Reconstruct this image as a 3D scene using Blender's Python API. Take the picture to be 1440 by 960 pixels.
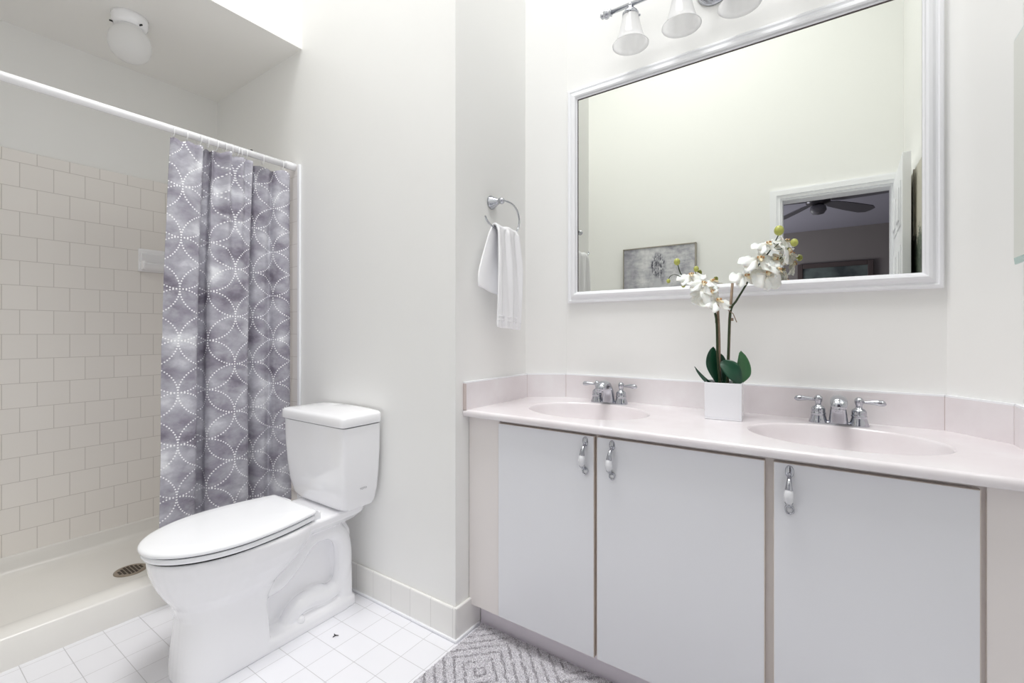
import bpy, bmesh, math, random
from math import sin, cos, pi, radians as R
from mathutils import Vector, Matrix, noise
random.seed(7)
for o in list(bpy.data.objects): bpy.data.objects.remove(o)
S = bpy.context.scene
COL = S.collection

# ------------------------------------------------------------------ camera
FOC, YAW, HZ, EYE = 640.0, R(34.5), 468.0, 1.09
cam_d = bpy.data.cameras.new('camera'); cam = bpy.data.objects.new('camera', cam_d); COL.objects.link(cam)
cam_d.sensor_width = 36; cam_d.lens = FOC/1440*36; cam_d.clip_start = .02
cam_d.shift_y = -(480-HZ)/1440
cam.location = (0, 0, EYE); cam.rotation_euler = (pi/2, 0, YAW)
S.camera = cam
# ------------------------------------------------------------------ light
S.view_settings.view_transform = 'Standard'; S.view_settings.look = 'None'
S.view_settings.gamma = 1; S.view_settings.use_curve_mapping = False
S.view_settings.exposure = 0.0
S.cycles.max_bounces = 16; S.cycles.diffuse_bounces = 12; S.cycles.glossy_bounces = 6
S.cycles.sample_clamp_indirect = 6; S.cycles.caustics_reflective = False; S.cycles.caustics_refractive = False
w = bpy.data.worlds.new('world'); S.world = w; w.use_nodes = True
w.node_tree.nodes['Background'].inputs[0].default_value = (.75, .86, 1, 1)
w.node_tree.nodes['Background'].inputs[1].default_value = 1.0
def area(name, loc, rot, sx, sy, watts, color=(1, 1, 1), spread=180):
    l = bpy.data.lights.new(name, 'AREA'); l.shape = 'RECTANGLE'; l.size = sx; l.size_y = sy
    l.energy = watts; l.color = color; l.spread = R(spread)
    o = bpy.data.objects.new(name, l); COL.objects.link(o); o.location = loc; o.rotation_euler = rot
    return o
SKY_X, SKY_Y = -0.82, 0.70
area('skylight_daylight', (SKY_X, SKY_Y, 4.66), (0, 0, 0), 1.5, 1.0, 35, (1, .992, .988), 100)
area('bedroom_fill_light', (-2.2, -2.4, 1.2), (0, R(-90), 0), 1.0, 1.0, 48, (.95, .95, 1))  # added fill to lift the bedroom

def at(u, v, Y):          # point on the upright plane at distance Y that shows at pixel u, v
    d = Vector((-sin(YAW), cos(YAW), 0)) + Vector((cos(YAW), sin(YAW), 0))*((u-720)/FOC) + Vector((0, 0, (HZ-v)/FOC))
    return Vector((0, 0, EYE)) + d*(Y/d.y)

# ------------------------------------------------------------------ materials
def lin(c):
    return tuple(((x/255)/12.92 if x/255 <= .04045 else ((x/255+.055)/1.055)**2.4) for x in c)+(1,)
class NT:
    def __init__(s, m): s.m = m; s.t = m.node_tree; s.n = s.t.nodes; s.l = s.t.links
    def new(s, typ, **k):
        nd = s.n.new(typ)
        for a, b in k.items(): setattr(nd, a, b)
        return nd
    def link(s, a, b): s.l.new(a, b)
    def math(s, op, a, b=None, c=None, clamp=False):
        nd = s.n.new('ShaderNodeMath'); nd.operation = op; nd.use_clamp = clamp
        for i, x in enumerate((a, b, c)):
            if x is None: continue
            if isinstance(x, (int, float)): nd.inputs[i].default_value = x
            else: s.l.new(x, nd.inputs[i])
        return nd.outputs[0]
    def mix(s, f, a, b):
        nd = s.n.new('ShaderNodeMix'); nd.data_type = 'RGBA'
        for i, x in ((0, f), (6, a), (7, b)):
            if isinstance(x, (int, float)): nd.inputs[i].default_value = x
            elif isinstance(x, tuple): nd.inputs[i].default_value = x
            else: s.l.new(x, nd.inputs[i])
        return nd.outputs[2]
    def ramp(s, f, stops):
        nd = s.n.new('ShaderNodeValToRGB'); e = nd.color_ramp.elements
        while len(e) < len(stops): e.new(.5)
        for k, (p, c) in zip(e, stops): k.position = p; k.color = c
        s.l.new(f, nd.inputs[0]); return nd.outputs[0]
    def noise(s, vec, scale, detail=3, rough=.5):
        nd = s.n.new('ShaderNodeTexNoise'); nd.inputs['Scale'].default_value = scale
        nd.inputs['Detail'].default_value = detail; nd.inputs['Roughness'].default_value = rough
        if vec is not None: s.l.new(vec, nd.inputs['Vector'])
        return nd.outputs[0]
    def bump(s, h, strength, dist=.01):
        nd = s.n.new('ShaderNodeBump'); nd.inputs['Strength'].default_value = strength
        nd.inputs['Distance'].default_value = dist; s.l.new(h, nd.inputs['Height'])
        s.l.new(nd.outputs[0], s.b.inputs['Normal'])
def mat(name, c, rough=.5, metal=0, spec=.5, coat=0, var=.02, scale=6, bump=0, bscale=200):
    m = bpy.data.materials.new(name); m.use_nodes = True; t = NT(m); b = m.node_tree.nodes['Principled BSDF']; t.b = b
    b.inputs['Roughness'].default_value = rough; b.inputs['Metallic'].default_value = metal
    b.inputs['Specular IOR Level'].default_value = spec; b.inputs['Coat Weight'].default_value = coat
    b.inputs['Coat Roughness'].default_value = .05
    col = lin(c)
    g = t.new('ShaderNodeNewGeometry').outputs['Position']
    t.pos = g
    if var:
        n = t.noise(g, scale, 3)
        k = tuple(max(0, x*(1-var*2)) for x in col[:3])+(1,)
        t.link(t.mix(n, k, col), b.inputs['Base Color'])
    else: b.inputs['Base Color'].default_value = col
    if bump: t.bump(t.noise(g, bscale, 2), bump, .002)
    m['nt'] = 0
    return m
def nt(m):
    t = NT(m); t.b = m.node_tree.nodes['Principled BSDF']
    t.pos = t.new('ShaderNodeNewGeometry').outputs['Position']; return t
def tile_mat(name, c, grout, axes, w, h, off, phase, mortar=.002, rough=.2, bstr=.3, offy=0):
    m = mat(name, c, rough, var=0); t = nt(m)
    sp = t.new('ShaderNodeSeparateXYZ'); t.link(t.pos, sp.inputs[0])
    cb = t.new('ShaderNodeCombineXYZ')
    for i in range(2):
        t.link(t.math('MULTIPLY', t.math('SUBTRACT', sp.outputs[axes[i]], phase[i]), 10), cb.inputs[i])
    br = t.new('ShaderNodeTexBrick', offset=off, squash=1)
    br.inputs['Scale'].default_value = 1; br.inputs['Brick Width'].default_value = w*10; br.inputs['Row Height'].default_value = h*10
    br.inputs['Mortar Size'].default_value = mortar*10; br.inputs['Mortar Smooth'].default_value = .3
    col = lin(c)
    br.inputs['Color1'].default_value = col; br.inputs['Color2'].default_value = tuple(x*.975 for x in col[:3])+(1,)
    br.inputs['Mortar'].default_value = lin(grout)
    t.link(cb.outputs[0], br.inputs['Vector']); t.link(br.outputs['Color'], t.b.inputs['Base Color'])
    t.link(t.math('ADD', t.math('MULTIPLY', br.outputs['Fac'], .6), rough), t.b.inputs['Roughness'])
    t.bump(t.math('SUBTRACT', t.math('MULTIPLY', t.noise(t.pos, 14, 1), .25), br.outputs['Fac']), bstr, .002)
    return m

M = {}
M['paint'] = mat('wall_paint', (239, 239, 237), .38, spec=.35, var=.006, bump=.03, bscale=90)
M['ceil'] = mat('ceiling_paint', (241, 240, 237), .8, var=.005)
M['trim'] = mat('white_trim_paint', (240, 241, 244), .5, var=.004)
M['shower_tile'] = tile_mat('shower_tile', (238, 234, 229), (203, 198, 192), (1, 2), .1075, .108, .5, (.370, 1.84-.108*17), .0015)
M['shower_tile_b'] = tile_mat('shower_tile_end', (238, 234, 232), (203, 198, 195), (0, 2), .1075, .108, .5, (-2.93, 1.84-.108*17), .0015)
M['floor_tile'] = tile_mat('floor_tile', (233, 233, 237), (188, 187, 189), (0, 1), .1085, .1055, 0, (-1.395, 1.052-.1055*20), .0012, .22, .25)
M['base_tile'] = tile_mat('base_tile', (236, 235, 232), (205, 204, 201), (0, 2), .108, .2, 0, (-1.085, -.02), .0012, .2)
M['base_tile_y'] = tile_mat('base_tile_side', (236, 235, 232), (205, 204, 201), (1, 2), .14, .2, 0, (1.21, -.02), .0012, .2)
M['pan'] = mat('shower_pan_acrylic', (233, 231, 226), .25, var=.01)
M['ceramic'] = mat('white_vitreous_china', (243, 243, 245), .07, spec=.55, coat=.3, var=0)
M['china'] = mat('grip_china', (222, 223, 226), .12, var=0)
M['plastic'] = mat('white_plastic', (242, 242, 244), .22, var=0)
M['seatp'] = mat('seat_plastic', (245, 246, 248), .18, var=0)
M['dark'] = mat('black_parts_and_gap_shadow', (22, 22, 24), .6, var=0)  # small black parts, and the painted shade in the toilet's gaps
M['chrome'] = mat('polished_chrome', (188, 190, 196), .07, metal=1, var=0)
M['glass_w'] = mat('opal_glass', (240, 240, 240), .12, spec=.6, var=0)
b = M['glass_w'].node_tree.nodes['Principled BSDF']; b.inputs['Transmission Weight'].default_value = .0; b.inputs['Subsurface Weight'].default_value = 0; b.inputs['Subsurface Radius'].default_value = (.02, .02, .02)
t = nt(M['glass_w']); tl_ = t.new('ShaderNodeBsdfTranslucent'); tl_.inputs[0].default_value = (.95, .95, .95, 1); mx_ = t.new('ShaderNodeMixShader'); mx_.inputs[0].default_value = .62
t.link(t.b.outputs[0], mx_.inputs[1]); t.link(tl_.outputs[0], mx_.inputs[2]); t.link(mx_.outputs[0], t.n['Material Output'].inputs[0])
M['door'] = mat('laminate_white_grey', (228, 229, 233), .24, var=.004)
M['edge'] = mat('beige_edge_band', (216, 206, 196), .5, var=.02)
M['cab'] = mat('cabinet_rose_beige', (231, 226, 224), .4, var=.01)
M['toe'] = mat('toe_kick_lavender_grey', (238, 233, 240), .5, var=.01)
M['marble'] = mat('cultured_marble_pink', (240, 235, 235), .16, coat=.1, var=0)
t = nt(M['marble']); n1 = t.noise(t.pos, 5, 5, .6)
t.link(t.ramp(n1, [(.3, lin((226, 219, 221))), (.55, lin((232, 227, 229))), (.75, lin((237, 235, 236)))]), t.b.inputs['Base Color'])
M['caulk'] = mat('caulk_joint', (205, 192, 188), .6, var=0)
M['mirror'] = mat('mirror_silver', (228, 230, 224), .005, metal=1, var=0)
M['mirror_edge'] = mat('mirror_bevel_green', (176, 205, 200), .05, metal=.6, var=0)
M['petal'] = mat('orchid_petal', (250, 250, 244), .5, var=.01)
M['petal'].node_tree.nodes['Principled BSDF'].inputs['Subsurface Weight'].default_value = .15
M['lip'] = mat('orchid_lip', (240, 226, 190), .5, var=.1, scale=300)
M['lip_d'] = mat('orchid_lip_brown', (196, 146, 92), .5, var=.1, scale=300)
M['bud'] = mat('orchid_bud', (186, 190, 98), .4, var=.12, scale=60)
M['stem'] = mat('orchid_stem', (50, 66, 34), .5, var=.2, scale=80)
M['stick'] = mat('bamboo_stake', (166, 142, 120), .6, var=.25, scale=120)
M['leaf'] = mat('orchid_leaf', (22, 82, 56), .32, var=.3, scale=12)
M['leaf_l'] = mat('orchid_leaf_pale', (66, 126, 78), .36, var=.25, scale=14)
M['soil'] = mat('dark_moss', (34, 34, 26), .9, var=.3, scale=200)
M['pot'] = mat('white_glazed_pot', (236, 237, 241), .15, var=0)
M['towel'] = mat('white_terry', (246, 246, 248), .95, var=.01, bump=.5, bscale=500)
M['drain'] = mat('drain_metal', (168, 156, 140), .4, metal=.4, var=.1, scale=90)
M['hole'] = mat('drain_hole_dark', (50, 42, 36), .8, var=0)
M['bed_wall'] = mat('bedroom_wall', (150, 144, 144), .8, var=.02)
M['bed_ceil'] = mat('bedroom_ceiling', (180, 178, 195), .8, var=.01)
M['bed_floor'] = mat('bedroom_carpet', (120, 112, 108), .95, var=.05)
M['fan'] = mat('fan_dark_metal', (78, 76, 84), .3, metal=.5, var=.05)
M['blade'] = mat('fan_blade', (120, 118, 128), .5, var=.05)
M['frame_d'] = mat('dark_frame_and_shadow', (96, 84, 84), .5, var=.1, scale=20)  # bedroom picture frame, and the painted shade line on the vanity mirror
M['frame_s'] = mat('silver_picture_frame', (168, 162, 152), .35, metal=.5, var=.05)
M['ink'] = mat('grey_print', (92, 92, 98), .5, var=0)

# curtain: overlapping dotted circles on a watercolour ground
def curtain_material():
    m = mat('curtain_fabric', (170, 168, 178), .75, spec=.25, var=0); t = nt(m)
    uv = t.new('ShaderNodeUVMap').outputs[0]; sp = t.new('ShaderNodeSeparateXYZ'); t.link(uv, sp.inputs[0])
    D = .2025; N = 60; step = 2*pi/N; best = None
    U = t.math('DIVIDE', t.math('SUBTRACT', sp.outputs[0], .112), D); V = t.math('DIVIDE', t.math('ADD', sp.outputs[1], -.1188), D)
    for o_ in (0, .5):
        x = t.math('SUBTRACT', U, o_); y = t.math('SUBTRACT', V, o_)
        x = t.math('MULTIPLY', t.math('SUBTRACT', x, t.math('ROUND', x)), 2); y = t.math('MULTIPLY', t.math('SUBTRACT', y, t.math('ROUND', y)), 2)
        d = t.math('SUBTRACT', t.math('SQRT', t.math('ADD', t.math('MULTIPLY', x, x), t.math('MULTIPLY', y, y))), 1)
        a = t.math('MULTIPLY', t.math('ARCTAN2', y, x), 1/step)
        a = t.math('MULTIPLY', t.math('SUBTRACT', a, t.math('ROUND', a)), step)
        q = t.math('SQRT', t.math('ADD', t.math('MULTIPLY', d, d), t.math('MULTIPLY', a, a)))
        best = q if best is None else t.math('MINIMUM', best, q)
    dot = t.math('SUBTRACT', 1, t.math('DIVIDE', t.math('SUBTRACT', best, .022), .012), clamp=True)
    mp = t.new('ShaderNodeMapping'); t.link(uv, mp.inputs[0]); mp.inputs['Scale'].default_value = (7, 9, 1); mp.inputs['Rotation'].default_value = (0, 0, .35)
    n1 = t.noise(mp.outputs[0], 1.0, 5, .55); n2 = t.noise(mp.outputs[0], 2.6, 4, .6)
    base = t.ramp(n1, [(.33, lin((120, 114, 127))), (.46, lin((155, 152, 163))), (.58, lin((180, 179, 188))), (.70, lin((224, 225, 229)))])
    base = t.mix(t.math('MULTIPLY', t.ramp(n2, [(.5, (0, 0, 0, 1)), (.75, (1, 1, 1, 1))]), .3), base, lin((228, 229, 233)))
    t.link(t.mix(dot, base, lin((248, 248, 250))), t.b.inputs['Base Color'])
    t.bump(t.noise(t.pos, 900, 1), .12, .001)
    return m
M['curtain'] = curtain_material()
def rug_material():
    m = mat('rug_pile', (170, 168, 172), .95, spec=.1, var=0); t = nt(m)
    at_ = t.new('ShaderNodeAttribute', attribute_name='groove').outputs['Fac']
    n = t.noise(t.pos, 420, 3, .7); n2 = t.noise(t.pos, 16, 3)
    base = t.ramp(n, [(.36, lin((130, 126, 132))), (.5, lin((204, 202, 208))), (.62, lin((244, 243, 247)))])
    base = t.mix(t.math('MULTIPLY', n2, .3), base, lin((176, 172, 172)))
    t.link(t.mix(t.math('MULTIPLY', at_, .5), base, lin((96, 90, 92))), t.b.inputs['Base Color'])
    return m
M['rug'] = rug_material()
def painting_material():
    m = mat('grey_canvas_painting', (170, 170, 176), .7, var=0); t = nt(m)
    uv = t.new('ShaderNodeUVMap').outputs[0]; sp = t.new('ShaderNodeSeparateXYZ'); t.link(uv, sp.inputs[0])
    x, y = sp.outputs[0], sp.outputs[1]
    n = t.noise(uv, 5, 6, .65)
    mp = t.new('ShaderNodeMapping'); t.link(uv, mp.inputs[0]); mp.inputs['Scale'].default_value = (3, 14, 1)
    st = t.noise(mp.outputs[0], 2, 6, .7)
    base = t.ramp(t.math('ADD', t.math('MULTIPLY', n, .68), t.math('MULTIPLY', st, .32)), [(.36, lin((132, 132, 142))), (.48, lin((182, 182, 188))), (.60, lin((216, 216, 218)))])
    def blob(cx, cy, rx, ry, soft):
        dx = t.math('DIVIDE', t.math('SUBTRACT', x, cx), rx); dy = t.math('DIVIDE', t.math('SUBTRACT', y, cy), ry)
        q = t.math('SQRT', t.math('ADD', t.math('MULTIPLY', dx, dx), t.math('MULTIPLY', dy, dy)))
        q = t.math('ADD', q, t.math('MULTIPLY', t.math('SUBTRACT', t.noise(uv, 22, 4), .5), .5))
        return t.math('DIVIDE', t.math('SUBTRACT', 1, q), soft, clamp=True)
    back = blob(.52, .36, .30, .24, .35); neck = blob(.50, .58, .07, .14, .5); head = blob(.50, .80, .115, .15, .3)
    base = t.mix(back, base, lin((206, 207, 210))); base = t.mix(neck, base, lin((190, 191, 196)))
    hm = t.new('ShaderNodeMapping'); t.link(uv, hm.inputs[0]); hm.inputs['Scale'].default_value = (38, 18, 1); hm.inputs['Rotation'].default_value = (0, 0, .5)
    hair = t.ramp(t.noise(hm.outputs[0], 1, 5, .75), [(.40, lin((62, 62, 74))), (.5, lin((140, 140, 148))), (.60, lin((212, 212, 216)))])
    base = t.mix(head, base, hair)
    corner = t.math('MULTIPLY', t.math('SUBTRACT', t.math('MULTIPLY', x, 1.0), .72, clamp=True), 2.0)
    base = t.mix(t.math('MULTIPLY', corner, 1.0, clamp=True), base, lin((124, 122, 134)))
    t.link(base, t.b.inputs['Base Color'])
    return m
M['painting'] = painting_material()
def foliage_picture():
    m = mat('foliage_print', (60, 70, 60), .4, var=0); t = nt(m)
    sp = t.new('ShaderNodeSeparateXYZ'); t.link(t.pos, sp.inputs[0])
    n = t.noise(t.pos, 22, 5, .7)
    h = t.math('ADD', t.math('MULTIPLY', t.math('SUBTRACT', sp.outputs[2], 1.62), -3), t.math('SUBTRACT', n, .5), clamp=True)
    dk = t.ramp(t.noise(t.pos, 45, 4, .7), [(.35, lin((34, 44, 36))), (.55, lin((84, 96, 82))), (.75, lin((176, 176, 158)))])
    t.link(t.mix(t.ramp(h, [(.05, (0, 0, 0, 1)), (.12, (1, 1, 1, 1))]), lin((206, 202, 188)), dk), t.b.inputs['Base Color'])
    return m
M['foliage'] = foliage_picture()
def land_picture():
    m = mat('misty_landscape_print', (90, 100, 100), .3, var=0); t = nt(m)
    t.link(t.ramp(t.noise(t.pos, 4, 5), [(.35, lin((70, 78, 82))), (.6, lin((120, 132, 132)))]), t.b.inputs['Base Color'])
    return m
M['landscape'] = land_picture()

# ------------------------------------------------------------------ mesh helpers
class MB:
    def __init__(s): s.bm = bmesh.new(); s.mats = []; s.mi = 0
    def use(s, m):
        if m not in s.mats: s.mats.append(m)
        s.mi = s.mats.index(m); return s
    def face(s, vs, smooth=False):
        try: f = s.bm.faces.new(vs)
        except ValueError: return None
        f.material_index = s.mi; f.smooth = smooth; return f
    def box(s, x0, x1, y0, y1, z0, z1, bev=0, seg=2, mtx=None):
        vs = [s.bm.verts.new((x, y, z)) for z in (z0, z1) for y in (y0, y1) for x in (x0, x1)]
        fs = [s.face([vs[i] for i in q]) for q in ((0, 2, 3, 1), (4, 5, 7, 6), (0, 1, 5, 4), (2, 6, 7, 3), (0, 4, 6, 2), (1, 3, 7, 5))]
        if bev:
            es = list({e for f in fs for e in f.edges})
            r = bmesh.ops.bevel(s.bm, geom=es, offset=bev, segments=seg, affect='EDGES', profile=.5)
            for f in r['faces']: f.smooth = True; f.material_index = s.mi
            vs = list({v for v in vs if v.is_valid} | {v for f in r['faces'] for v in f.verts})
        if mtx is not None: bmesh.ops.transform(s.bm, matrix=mtx, verts=[v for v in vs if v.is_valid])
        return s
    def prism(s, pts, z0, z1):
        a = [s.bm.verts.new((x, y, z0)) for x, y in pts]; b = [s.bm.verts.new((x, y, z1)) for x, y in pts]
        n = len(pts); s.face(a[::-1]); s.face(b)
        for i in range(n): s.face([a[i], a[(i+1) % n], b[(i+1) % n], b[i]])
        return s
    def loft(s, rings, cap=True, smooth=True, closed=True):
        rr = [[s.bm.verts.new(p) for p in r] for r in rings]
        n = len(rr[0])
        for a, b in zip(rr, rr[1:]):
            for i in range(n if closed else n-1):
                s.face([a[i], a[(i+1) % n], b[(i+1) % n], b[i]], smooth)
        if cap: s.face(rr[0][::-1], smooth); s.face(rr[-1], smooth)
        return s
    def lathe(s, prof, mtx=None, n=32, cap=True):       # prof: (radius, height)
        rings = []
        for r, z in prof:
            ring = [Vector((max(r, 1e-5)*cos(2*pi*i/n), max(r, 1e-5)*sin(2*pi*i/n), z)) for i in range(n)]
            rings.append([mtx @ p for p in ring] if mtx is not None else ring)
        return s.loft(rings, cap)
    def tube(s, pts, rad, n=12, cap=True, smooth_path=0):
        pts = [Vector(p) for p in pts]
        if smooth_path: pts = spline(pts, smooth_path)
        rads = rad if isinstance(rad, (list, tuple)) else [rad]*len(pts)
        if len(rads) != len(pts):
            rads = [rads[min(len(rads)-1, int(i/(len(pts)-1)*(len(rads)-1)))]*(1-((i/(len(pts)-1)*(len(rads)-1)) % 1)) + rads[min(len(rads)-1, int(i/(len(pts)-1)*(len(rads)-1))+1)]*((i/(len(pts)-1)*(len(rads)-1)) % 1) for i in range(len(pts))]
        up = None; rings = []
        for i, p in enumerate(pts):
            d = (pts[min(i+1, len(pts)-1)]-pts[max(i-1, 0)]).normalized()
            if up is None:
                up = Vector((0, 0, 1)) if abs(d.z) < .9 else Vector((1, 0, 0))
            x = d.cross(up).normalized(); up = x.cross(d).normalized()
            rings.append([p+(x*cos(2*pi*k/n)+up*sin(2*pi*k/n))*rads[i] for k in range(n)])
        return s.loft(rings, cap)
    def torus(s, mtx, R0, r0, n=28, m=10, a0=0, a1=2*pi):
        full = abs(a1-a0-2*pi) < 1e-4
        k = n if full else n+1
        rr = []
        for i in range(k):
            a = a0+(a1-a0)*i/n; c = Vector((cos(a), sin(a), 0))
            rr.append([s.bm.verts.new(mtx @ (c*(R0+r0*cos(2*pi*j/m))+Vector((0, 0, r0*sin(2*pi*j/m))))) for j in range(m)])
        for i in range(n):
            A, B = rr[i], rr[(i+1) % k]
            for j in range(m): s.face([A[j], B[j], B[(j+1) % m], A[(j+1) % m]], True)
        return s
    def ball(s, c, r, sc=(1, 1, 1), n=16, mtx=None):
        rings = []
        for i in range(1, n):
            a = pi*i/n
            ring = [Vector((r*sc[0]*sin(a)*cos(2*pi*k/n), r*sc[1]*sin(a)*sin(2*pi*k/n), -r*sc[2]*cos(a))) for k in range(n)]
            if mtx is not None: ring = [mtx @ p for p in ring]
            rings.append([Vector(c)+p for p in ring])
        return s.loft(rings)
    def build(s, name, m=None, parent=None, loc=None):
        bmesh.ops.remove_doubles(s.bm, verts=s.bm.verts, dist=1e-6) if False else None
        bmesh.ops.recalc_face_normals(s.bm, faces=s.bm.faces)
        me = bpy.data.meshes.new(name)
        ms = s.mats if s.mats else [m]
        for q in ms: me.materials.append(M[q] if isinstance(q, str) else q)
        if loc is not None: bmesh.ops.translate(s.bm, vec=-Vector(loc), verts=s.bm.verts)
        s.bm.to_mesh(me); s.bm.free()
        o = bpy.data.objects.new(name, me); COL.objects.link(o)
        if loc is not None: o.location = loc
        if parent is not None:
            o.parent = parent
            base = Vector((0, 0, 0)); q = parent
            while q is not None: base += q.location; q = q.parent
            o.location = o.location - base
        return o
def spline(P, k):
    out = []
    n = len(P)
    for i in range(n-1):
        p0, p1, p2, p3 = P[max(i-1, 0)], P[i], P[i+1], P[min(i+2, n-1)]
        for j in range(k):
            t = j/k
            out.append(.5*((2*p1)+(p2-p0)*t+(2*p0-5*p1+4*p2-p3)*t*t+(3*p1-p0-3*p2+p3)*t**3))
    out.append(P[-1]); return out
def T(x, y, z): return Matrix.Translation((x, y, z))
def Rx(a): return Matrix.Rotation(R(a), 4, 'X')
def Ry(a): return Matrix.Rotation(R(a), 4, 'Y')
def Rz(a): return Matrix.Rotation(R(a), 4, 'Z')
def struct(o): o['kind'] = 'structure'; return o
def tag(o, label, cat, group=None):
    o['label'] = label; o['category'] = cat
    if group: o['group'] = group
    return o
def thing(name, label, cat, loc, group=None):
    o = bpy.data.objects.new(name, None); COL.objects.link(o); o.location = loc; o.empty_display_size = .05
    return tag(o, label, cat, group)
def flip_smooth(o, ang=35):
    for p in o.data.polygons: p.use_smooth = True
    try: o.data.set_sharp_from_angle(angle=R(ang))
    except Exception: pass
    return o

# ================================================================== ROOM SHELL
XL, YT, XA, XR, YB, YF = -2.93, 1.22, -1.082, .405, 1.783, -.17
TOP = 4.75
struct(MB().box(XL-.15, .6, YF-.12, 2.0, -.12, 0).build('floor', 'floor_tile'))
struct(MB().box(XL-.15, XL, YF-.12, YT, 0, TOP).build('wall_left', 'paint'))
struct(MB().box(XL-.15, XA-.12, YT, 1.95, 0, TOP).build('wall_back', 'paint'))
struct(MB().prism([(XA-.12, YT), (XA, YT), (XA, 1.677), (-.934, YB), (-.934, 1.95), (XA-.12, 1.95)], 0, TOP).build('wall_alcove_left', 'paint'))
struct(MB().box(-.934, .289, YB, 1.95, 0, TOP).build('wall_vanity', 'paint'))
struct(MB().prism([(.289, YB), (XR, 1.648), (XR, YF-.12), (XR+.15, YF-.12), (XR+.15, 1.95), (.289, 1.95)], 0, TOP).build('wall_right', 'paint'))
DX0, DX1, DZ = -.262, .362, 2.035
f = MB().box(XL-.15, DX0, YF-.12, YF, 0, TOP).box(DX0, DX1, YF-.12, YF, DZ, TOP).box(DX1, XR, YF-.12, YF, 0, TOP)
struct(f.build('wall_front', 'paint'))
struct(MB().box(XL, -2.053, YF, YT, 2.44, TOP).build('ceiling_shower', 'ceil'))
c = MB()
sx0, sx1, sy0, sy1 = SKY_X-.78, SKY_X+.78, SKY_Y-.54, SKY_Y+.54
c.box(-2.053, sx0, YF, YB, 4.6, 4.75).box(sx1, XR, YF, YB, 4.6, 4.75).box(sx0, sx1, YF, sy0, 4.6, 4.75).box(sx0, sx1, sy1, YB, 4.6, 4.75)
struct(c.build('ceiling', 'ceil'))
# tile facing in the shower
struct(MB().box(XL, XL+.008, YF, YT, .1, 1.893, .002).build('wall_left_tile', 'shower_tile'))
struct(MB().box(XL+.008, -2.078, YT-.008, YT, .1, 1.893, .002).build('wall_back_tile', 'shower_tile_b'))
struct(MB().box(-2.078, -2.055, YT-.011, YT, 0, 1.893, .005, 3).build('trim_tile_edge', 'trim'))
# base tiles
b1 = MB().box(-2.055, XA+.012, YT-.012, YT, 0, .118, .006, 3); b1.use('base_tile'); struct(b1.build('baseboard_back', 'base_tile'))
struct(MB().box(XA, XA+.012, YT-.0115, 1.35, 0, .118, .005, 3).build('baseboard_alcove', 'base_tile_y'))
struct(MB().box(-2.17, DX0-.07, YF, YF+.012, 0, .118, .005, 2).build('baseboard_front', 'base_tile'))
struct(MB().box(-2.055, XA+.018, YT-.019, YT-.011, 0, .012, .004, 2).build('trim_caulk_back', 'trim'))
struct(MB().box(XA+.011, XA+.019, YT-.019, 1.34, 0, .012, .004, 2).build('trim_caulk_alcove', 'trim'))
# door casing, jamb and leaf
m_ = MB()
for x0, x1, z0, z1 in ((DX0-.06, DX0+.004, 0, DZ-.004), (DX1-.004, XR-.002, 0, DZ-.004)):
    m_.box(x0, x1, YF, YF+.014, z0, z1).box(x0+.010, x1-.022, YF+.014, YF+.022, z0, z1)
m_.box(DX0-.06, XR-.002, YF, YF+.014, DZ-.004, DZ+.06).box(DX0-.050, XR-.004, YF+.014, YF+.022, DZ+.018, DZ+.050).box(DX0-.050, DX0-.018, YF+.014, YF+.022, DZ-.004, DZ+.018)
m_.box(DX0, DX0+.016, YF-.12, YF, 0, DZ).box(DX1-.016, DX1, YF-.12, YF, 0, DZ).box(DX0+.016, DX1-.016, YF-.12, YF, DZ-.016, DZ)
struct(m_.build('trim_door_casing', 'trim'))
leaf = MB()
LW, LT, LH = .62, .035, 2.02
leaf.box(0, LT, 0, LW, .01, LH, .002)
for (z0, z1) in ((.16, .72), (.86, 1.56), (1.66, 1.90)):
    for (y0, y1) in ((.09, .29), (.34, .54)):
        leaf.box(-.005, .002, y0, y1, z0, z1, .004).box(-.012, -.004, y0+.03, y1-.03, z0+.03, z1-.03, .005)
        leaf.box(LT-.002, LT+.004, y0, y1, z0, z1, .003)
dl = leaf.build('door_1', 'trim'); dl.location = (.352, YF+.03, 0); dl.rotation_euler = (0, 0, R(2.2)); struct(dl)
# bedroom beyond the doorway
BX0, BX1, BY = -2.6, 2.4, -3.65
yw = YF-.12
struct(MB().box(BX0, BX1, BY, yw, -.12, 0).build('floor_bedroom', 'bed_floor'))
struct(MB().box(BX0, BX1, BY, yw, 2.44, 2.56).build('ceiling_bedroom', 'bed_ceil'))
struct(MB().box(BX0, BX1, BY-.12, BY, 0, 2.44).build('wall_bedroom_far', 'bed_wall'))
struct(MB().box(BX0-.12, BX0, BY, yw, 0, 2.44).build('wall_bedroom_left', 'bed_wall'))
struct(MB().box(BX1, BX1+.12, BY, yw, 0, 2.44).build('wall_bedroom_right', 'bed_wall'))
struct(MB().box(XR+.15, BX1, yw, yw+.12, 0, 2.44).build('wall_bedroom_near', 'bed_wall'))

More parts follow.
